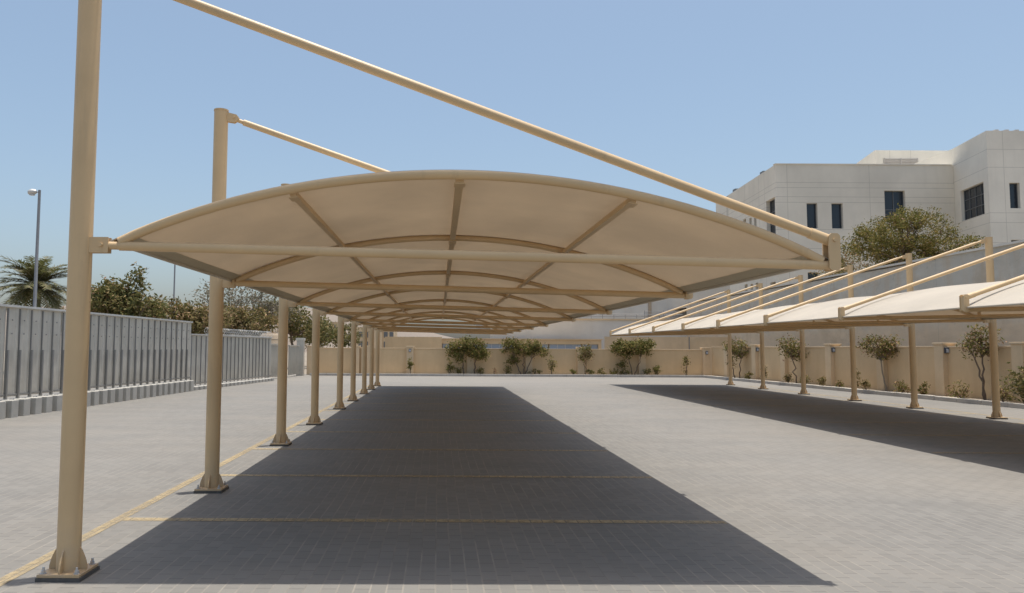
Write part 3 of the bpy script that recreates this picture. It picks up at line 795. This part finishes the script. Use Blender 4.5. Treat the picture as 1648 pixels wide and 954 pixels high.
for k, (x, w, h, lb) in enumerate([(1.25, .55, .35, 'low ground plant under the leftmost far tree stems'), (2.35, .8, .4, 'wider low ground plant right of the leftmost far tree'),
        (4.05, .5, .5, 'small mound of leaves left of the middle far tree'), (5.75, .9, .36, 'low spreading plant at the foot of the middle far tree'),
        (8.0, .4, .3, 'tiny low plant left of the thin pinkish young tree'), (9.0, .5, .3, 'tiny low plant right of the thin pinkish young tree'),
        (9.75, .7, .36, 'first clump of the low reddish row along the far kerb'), (10.45, .8, .34, 'second clump of the low reddish row along the far kerb'),
        (11.1, .7, .42, 'low green mound at the left of the flat topped tree'), (12.4, .5, .42, 'low green mound at the right of the flat topped tree')]):
    shrub(x, 44.62, .09, w, h, lb, 40 + k, name='ground_plant', n=10, per=22, size=.1, tips=(LEAF_DRY, .6, 8) if 'reddish' in lb else None)
shrub(3.3, 44.6, .09, .3, .4, 'dry tan tuft beside the kerb between the left and middle far trees', 60, LEAF_DRY, n=5, per=14, size=.09, name='ground_plant')

G2 = 'slim trees along the right wall'
tree('slim_tree', (16.2, 40.6, .09), 'round crowned slim tree, farthest along the right wall', 'tree', G2, [(.1, 0, .2, 0, 1.05), (-.15, 0, -.35, 0, .85)],
     [(.0, 0, 1.62, .62, .5, .42), (-.4, 0, .95, .3, .3, .3)], 40, 20, .13, .14, LEAF_FRANGI, 31, r0=.035, tips=(LEAF_DRY, .75, 18))
tree('slim_tree', (16.6, 34.9, .09), 'slim leaning tree half hidden by a carport mast', 'tree', G2, [(.05, 0, -.15, 0, 1.2)],
     [(-.2, 0, 1.7, .52, .45, .42), (.3, 0, 1.55, .35, .35, .35)], 34, 20, .13, .14, LEAF_FRANGI, 32, r0=.035, tips=(LEAF_DRY, .75, 18))
tree('slim_tree', (17.0, 28.6, .09), 'slim tree with a forked top in front of a wall pillar, between two masts', 'tree', G2, [(.05, 0, -.1, 0, 1.15)],
     [(-.32, 0, 1.75, .38, .4, .36), (.3, 0, 1.8, .38, .4, .34), (0, 0, 1.5, .3, .3, .22)], 44, 20, .1, .12, LEAF_FRANGI, 33, r0=.034, bark=BARK_PALE, tips=(LEAF_DRY, .85, 20))
tree('slim_tree', (17.1, 23.7, .09), 'tall slim tree beside the nearest visible carport mast', 'tree', G2, [(.15, 0, -.12, 0, 1.3), (.15, 0, .12, 0, 1.35)],
     [(-.2, 0, 1.75, .32, .35, .45), (.22, 0, 1.95, .32, .35, .5)], 38, 16, .1, .12, LEAF_FRANGI, 34, r0=.036, tips=(LEAF_DRY, .8, 16))
shrub(17.2, 22.0, .09, .85, 1.05, 'dense round bush at the right edge by the planted wall', 61, LEAF_DARK, n=26, per=36, size=.12, tips=(LEAF_DRY, .3, 6))
for k, (x, y, w, h, lb, dry) in enumerate([
        (16.26, 39.4, .35, .35, 'small dry plant at the foot of the farthest slim tree', True), (16.36, 37.7, .4, .95, 'upright shrub between the two far wall lamps', False),
        (16.5, 35.4, .4, .4, 'small leafy plant at the left foot of the leaning tree', False), (16.58, 34.0, .4, .42, 'reddish small plant right of the leaning tree', True),
        (16.64, 32.5, .35, .42, 'single small plant before the shaded wall, left of a lamp pillar', False), (16.72, 31.3, .3, .28, 'tiny dry plant right of a lamp pillar', True),
        (16.8, 30.2, .28, .85, 'tall narrow plant hidden behind a carport mast', False), (16.85, 29.6, .34, .36, 'small green plant left of the forked slim tree', False),
        (16.94, 27.4, .42, .42, 'rounded small plant left of a mast foot', True), (17.0, 26.3, .36, .38, 'rounded small plant left of the widest wall pillar', True),
        (17.1, 24.6, .8, .5, 'broad brownish low plant left of the tall slim tree', True), (17.2, 22.9, .4, .5, 'small plant peeking out behind the nearest visible mast foot', True)]):
    shrub(x, y, .09, w, h, lb, 70 + k, LEAF_OLIVE if not dry else LEAF_FRANGI, n=9, per=22, size=.1, name='ground_plant', tips=(LEAF_DRY, .8, 16) if dry else None, group='low plants along the right wall')

# trees beyond the left hoarding
G3 = 'trees beyond the left hoarding'
tree('broadleaf_tree', (-16.2, 38, 0), 'bushy green tree with two raised leafy shoots behind the left hoarding', 'tree', G3, [(0, 0, -.2, 0, 2.2), (.3, 0, .6, 0, 2.4)],
     [(-.6, 0, 3.8, 1.3, 1.2, 1.0), (.9, 0, 3.4, 1.4, 1.2, .9), (-.1, 0, 4.6, .6, .6, .9), (.75, 0, 4.9, .35, .35, .9), (-.85, 0, 4.6, .4, .4, .6)], 180, 40, .22, .25, LEAF_DARK, 81, r0=.12, nbr=22, tips=(LEAF_DRY, .3, 5))
tree('broadleaf_tree', (-13.6, 40, 0), 'lower spreading green tree filling the gap left of the second mast', 'tree', G3, [(0, 0, 0, 0, 2.0)],
     [(-1.1, 0, 3.3, 1.5, 1.2, .85), (1.0, 0, 3.1, 1.6, 1.3, .85), (0, 0, 2.5, 1.8, 1, .7)], 170, 38, .22, .24, LEAF_OLIVE, 82, r0=.1, nbr=18, tips=(LEAF_DRY, .4, 7))
tree('sparse_tree', (-15.2, 56, 0), 'grey half bare tree with open twigs behind the second mast', 'tree', G3, [(0, 0, -.5, 0, 3.0), (.2, 0, 1.3, 0, 2.8)],
     [(-1.5, 0, 5.1, 1.9, 1.6, 1.7), (1.5, 0, 5.1, 2.1, 1.6, 1.6), (3.2, 0, 4.4, 1.3, 1.3, 1.2)], 190, 24, .3, .22, LEAF_GREY, 83, r0=.14, nbr=70, bark=BARK_PALE, shell=.2)
tree('broadleaf_tree', (-12.6, 47, 0), 'dense low green tree behind the razor wire', 'tree', G3, [(0, 0, 0, 0, 2.0)],
     [(-.9, 0, 3.2, 1.6, 1.3, 1.0), (1.0, 0, 3.0, 1.4, 1.2, 1.0)], 150, 38, .22, .24, LEAF_OLIVE, 84, r0=.1, nbr=14)
tree('broadleaf_tree', (-11.6, 60, 0), 'dark green tree sloping down between the third and fourth masts', 'tree', G3, [(0, 0, -.3, 0, 2.6)],
     [(-1.0, 0, 4.4, 1.6, 1.4, 1.3), (.7, 0, 3.7, 1.5, 1.4, 1.2), (2.0, 0, 2.8, 1.3, 1.2, 1.1)], 130, 34, .26, .28, LEAF_DARK, 85, r0=.14, nbr=16)
tree('broadleaf_tree', (-10.6, 66, 0), 'rounded dark green tree behind the far left corner of the wall', 'tree', G3, [(0, 0, 0, 0, 2.0)],
     [(-1.1, 0, 2.9, 1.5, 1.3, 1.2), (1.0, 0, 2.9, 1.5, 1.3, 1.2), (2.5, 0, 2.8, 1.3, 1.2, 1.2)], 130, 34, .24, .26, LEAF_DARK, 86, r0=.12, nbr=14)
tree('broadleaf_tree', (-20.5, 44, 0), 'low green tree between the date palm and the bushy tree', 'tree', G3, [(0, 0, 0, 0, 2.0)],
     [(-.8, 0, 3.1, 1.3, 1.2, .8), (1.2, 0, 3.3, 1.3, 1.2, .8)], 140, 36, .22, .24, LEAF_OLIVE, 87, r0=.1, nbr=14)
# acacia on the terrace
tree('acacia_tree', (26.6, 42, 4.97), 'broad feathery acacia tree on the terrace in front of the office building', 'tree', None,
     [(0, 0, -.5, 0, 1.7), (.1, 0, .8, 0, 1.7), (0, .1, .1, .3, 2.0)],
     [(-.2, 0, 3.3, 2.7, 2.0, 1.1), (2.0, 0, 2.7, 1.9, 1.5, .75), (-2.0, 0, 2.6, 1.8, 1.4, .8), (.1, 0, 4.15, 1.6, 1.2, .55), (3.1, 0, 2.7, .8, .6, .35), (-3.0, 0, 2.3, .8, .6, .5), (0, 0, 1.8, 2.2, 1.4, .6), (-2.4, 0, 1.6, .7, .6, .4)], 340, 46, .17, .15, LEAF_ACACIA, 91, r0=.13, nbr=40, tips=(LEAF_DRY, .45, 8), shell=.3, upb=.1)
shrub(20.3, 38.5, 4.97, 1.8, 1.25, 'leafy shrub overhanging the top of the concrete retaining wall', 92, LEAF_OLIVE, n=26, per=36, size=.14, group='shrubs on the terrace')
shrub(21.6, 39.2, 4.97, 1.7, 1.75, 'taller brownish shrub on the terrace under the office windows', 93, LEAF_OLIVE, n=26, per=32, size=.14, tips=(LEAF_DRY, .75, 18), group='shrubs on the terrace')
shrub(30.2, 34.5, 4.97, 1.6, 1.1, 'green shrub on the terrace to the right of the acacia', 94, LEAF_OLIVE, n=26, per=36, size=.14, group='shrubs on the terrace')

# date palm
def palm(loc, trunk_h, R0, seed, label):
    rng = random.Random(seed); t = thing('date_palm', loc, label, 'palm tree')
    b = MB(); b.tube([(0, 0, -.05), (.05, 0, trunk_h * .5), (0, 0, trunk_h)], [.28, .24, .26], 12)
    for k in range(60):
        q = k * 2.4; z = .3 + k * (trunk_h - .3) / 60
        c = V((math.cos(q), math.sin(q), 0)); s_ = V((-c.y, c.x, 0))
        b.add([c * .22 + s_ * .1 + V((0, 0, z)), c * .22 - s_ * .1 + V((0, 0, z)), c * .36 + V((0, 0, z + .2))], [(0, 1, 2)])
    b.build('trunk', BARK, t)
    b = MB(); rb = MB()
    for k in range(70):
        q = k * 2.399 + rng.uniform(-.2, .2); el = rng.uniform(-.55, 1.35); Lf = R0 * rng.uniform(.8, 1.1)
        c = V((math.cos(q), math.sin(q), 0)); s_ = V((-c.y, c.x, 0)); pts = []
        p = V((0, 0, trunk_h)); e = el
        for i in range(13):
            pts.append(p.copy()); p = p + (c * math.cos(e) + V((0, 0, math.sin(e)))) * Lf / 12; e -= (.03 + .06 * i / 12 + (.035 if el > .3 else .01))
        rb.tube(pts, [.03 * (1 - i / 14) + .004 for i in range(13)], 4, cap=False)
        for i in range(1, 12):
            for h in (0, .33, .66):
                p = pts[i].lerp(pts[i + 1], h); tg = (pts[i + 1] - pts[i]).normalized(); up = s_.cross(tg).normalized()
                ll = .55 * math.sin(math.pi * (i + .8) / 13.5) ** .6 * R0 / 2.4
                for sg in (-1, 1):
                    dr = (s_ * sg * .8 + tg * .75 - up * .1 + V((0, 0, rng.uniform(-.35, .1)))).normalized()
                    w = tg * .026 * R0
                    b.add([p - w * .5, p + w * .5, p + dr * ll * .6 + w * .4, p + dr * ll, p + dr * ll * .6 - w * .4], [(0, 1, 2, 3, 4)])
    rb.build('frond_stalks', BARK_PALE, t); b.build('fronds', LEAF_PALM, t)
palm((-26.0, 48, 0), 5.5, 2.85, 7, 'date palm with a full feathery crown behind the left hoarding')

# lamp posts
def lamppost(loc, h, head, label, r=.085):
    t = thing('street_lamp', loc, label, 'street lamp', 'lamp posts beyond the hoarding')
    b = MB(); b.tube([(0, 0, 0), (0, 0, 1.2), (0, 0, 1.25), (0, 0, h)], [r * 1.5, r * 1.4, r, r * .72], 12); b.build('pole', GALV, t)
    if head:
        b = MB(); b.tube([(0, 0, h - .15), (-.2, 0, h - .1), (-.3, 0, h - .12)], .04, 8); b.build('arm', GALV, t)
        b = MB()
        b.tube([(-.18, 0, h - .1), (-.26, 0, h - .1), (-.45, 0, h - .12), (-.62, 0, h - .18), (-.68, 0, h - .22)], [.08, .15, .2, .17, .06], 14); 
        o = b.build('lamp_head', RAIL, t)
        b = MB(); b.tube([(-.45, 0, h - .32), (-.45, 0, h - .26)], .16, 14); b.build('lamp_glass', LENS, t)
lamppost((-24.45, 45, 0), 11.15, True, 'tall grey street lamp with a drooping head above the palm', .11)
lamppost((-21.4, 60, 0), 9.8, False, 'thin dark pole rising between the bushy trees, partly behind the canopy', .075)

# far buildings and hill
FB = thing('apartment_block', (-8, 92, 0), 'pale tan block with small windows far behind the left end of the wall', 'building')
b = MB(); b.box(-10.2, -5.6, 92, 100, -.03, 4.2); b.box(-8.4, -7.0, 91.6, 91.99, -.03, 4.6); child(b, 'wall', COPING, FB)
for x in (-9.9, -9.2, -6.8, -6.1):
    for z in (1.7, 2.9):
        b = MB(); b.box(x, x + .45, 91.93, 91.98, z, z + .7); w_ = child(b, 'window', FRAME, FB)
def hill(name, x0, x1, yc, depth, hfun, seed, m=HILLM):
    b = MB(); nx, ny = 90, 14; vs = []
    for j in range(ny + 1):
        v = j / ny
        for i in range(nx + 1):
            x = x0 + (x1 - x0) * i / nx; prof = math.sin(math.pi * min(v * 1.0, 1)) ** .8 if 0 < v < 1 else 0
            z = hfun(x) * prof * (1 + .12 * mnoise.noise(V((x * .03, v * 4, seed)))) + 1.2 * mnoise.noise(V((x * .12, v * 9, seed))) * prof
            vs.append((x, yc - depth / 2 + depth * v, z - .1))
    b.add(vs, [(j * (nx + 1) + i, j * (nx + 1) + i + 1, (j + 1) * (nx + 1) + i + 1, (j + 1) * (nx + 1) + i) for j in range(ny) for i in range(nx)], True)
    return tag(b.build(name, m), kind='structure')
hill('hill', -420, 60, 330, 160, lambda x: max(.1, 19 - max(0, (x + 62)) * .19), 2)
rb = random.Random(9)
for k, (x, lb) in enumerate([(-43, 'pale flat roofed house on the far hillside, left one of the two'), (-37, 'pale flat roofed house on the far hillside, right one of the two')]):
    t = thing('hillside_house', (x, 272, 8.2 - k * .6), lb, 'house', 'houses on the far hillside')
    b = MB(); b.box(-2.2, 2.2, -2, 2, -4, 3.0); b.box(-2.4, 2.4, -2.2, 2.2, 3.0, 3.3); b.build('wall', COPING, t)
    for wx in (-1.4, .5):
        b = MB(); b.box(wx, wx + .9, -2.06, -2.004, 1.1, 2.3); b.build('window', FRAME, t)

# white parked car on the terrace, mostly behind the wall top
CR = thing('parked_car', (27.0, 48.2, 4.97), 'white parked car on the terrace, only its roof showing above the wall', 'car')
b = MB()
sec = [(-2.2, .45, .75, .78), (-2.1, .35, .95, .84), (-1.0, .3, 1.05, .86), (1.4, .3, 1.08, .86), (2.1, .35, 1.0, .84), (2.2, .45, .8, .78)]
for (xa, z0, z1, w), (xb, z2, z3, w2) in zip(sec[:-1], sec[1:]):
    b.add([(xa, -w, z0), (xb, -w2, z2), (xb, -w2 * .97, z3), (xa, -w * .97, z1)], [(0, 1, 2, 3)], True)
    b.add([(xa, w, z0), (xa, w * .97, z1), (xb, w2 * .97, z3), (xb, w2, z2)], [(0, 1, 2, 3)], True)
    b.add([(xa, -w * .97, z1), (xb, -w2 * .97, z3), (xb, w2 * .97, z3), (xa, w * .97, z1)], [(0, 1, 2, 3)], True)
    b.add([(xa, -w, z0), (xa, w, z0), (xb, w2, z2), (xb, -w2, z2)], [(0, 1, 2, 3)])
for s_ in (0, -1):
    x, z0, z1, w = sec[s_]; b.add([(x, -w, z0), (x, -w * .97, z1), (x, w * .97, z1), (x, w, z0)], [(0, 1, 2, 3)])
b.build('body', WHITE, CR)
b = MB(); b.prism([(-1.0, 1.06), (-.25, 1.62), (1.45, 1.62), (1.95, 1.06)], 1, -.76, .76); bevel(b.build('cabin_glass', PANE, CR), .06)
b = MB(); b.prism([(-.35, 1.625), (-.15, 1.71), (1.35, 1.71), (1.55, 1.625)], 1, -.74, .74); bevel(b.build('roof', WHITE, CR), .05, 3)
for x in (-1.4, 1.4):
    for y in (-.8, .8):
        b = MB(); b.tube([(x, y - .1, .33), (x, y + .1, .33)], .33, 20); b.build('wheel', TYRE, CR)

# ------------------------------------------------------------------ light, sky, camera
SUN = V((.06, .035, 1.0)).normalized()       # direction towards the sun
el = math.asin(SUN.z); az = math.atan2(SUN.x, SUN.y)
w = bpy.data.worlds.new('World'); scene.world = w; w.use_nodes = True
nt = w.node_tree; nt.nodes.clear()
sky = nt.nodes.new('ShaderNodeTexSky'); sky.sky_type = 'NISHITA'; sky.sun_disc = False
sky.sun_elevation = el; sky.sun_rotation = az; sky.air_density = 1.0; sky.dust_density = 3.2; sky.ozone_density = 2.4; sky.altitude = 20
bg = nt.nodes.new('ShaderNodeBackground'); bg.inputs[1].default_value = .126
wo = nt.nodes.new('ShaderNodeOutputWorld')
hs = nt.nodes.new('ShaderNodeHueSaturation'); hs.inputs['Saturation'].default_value = .92; hs.inputs['Hue'].default_value = .489
nt.links.new(sky.outputs[0], hs.inputs['Color']); nt.links.new(hs.outputs[0], bg.inputs[0]); nt.links.new(bg.outputs[0], wo.inputs[0])
ld = bpy.data.lights.new('sun', 'SUN'); ld.energy = 3.7; ld.angle = R(.53); ld.color = (1.0, .955, .885)
lo = bpy.data.objects.new('sun', ld); COL.objects.link(lo); lo.location = (0, 0, 60); lo.rotation_euler = (-SUN).to_track_quat('-Z', 'Y').to_euler()

cam = bpy.data.cameras.new('camera'); co = bpy.data.objects.new('camera', cam); COL.objects.link(co)
cam.sensor_width = 36; cam.lens = 1200 / 1648 * 36; cam.shift_x = (824 - 707) / 1648; cam.clip_start = .1; cam.clip_end = 5000
p = math.atan(83 / 1200); r = R(.3)
fwd = V((0, math.cos(p), math.sin(p))); rt0 = V((1, 0, 0)); up0 = rt0.cross(fwd)
rt = rt0 * math.cos(r) + up0 * math.sin(r); up = up0 * math.cos(r) - rt0 * math.sin(r)
m = Matrix((rt, up, -fwd)).transposed().to_4x4(); m.translation = V((0, 0, 1.65)); co.matrix_world = m
scene.camera = co
scene.render.resolution_x = 1024; scene.render.resolution_y = 593
vs = scene.view_settings; vs.view_transform = 'Standard'; vs.look = 'None'; vs.exposure = .38; vs.gamma = 1; vs.use_curve_mapping = False
scene.cycles.max_bounces = 8; scene.cycles.diffuse_bounces = 5; scene.cycles.transparent_max_bounces = 12
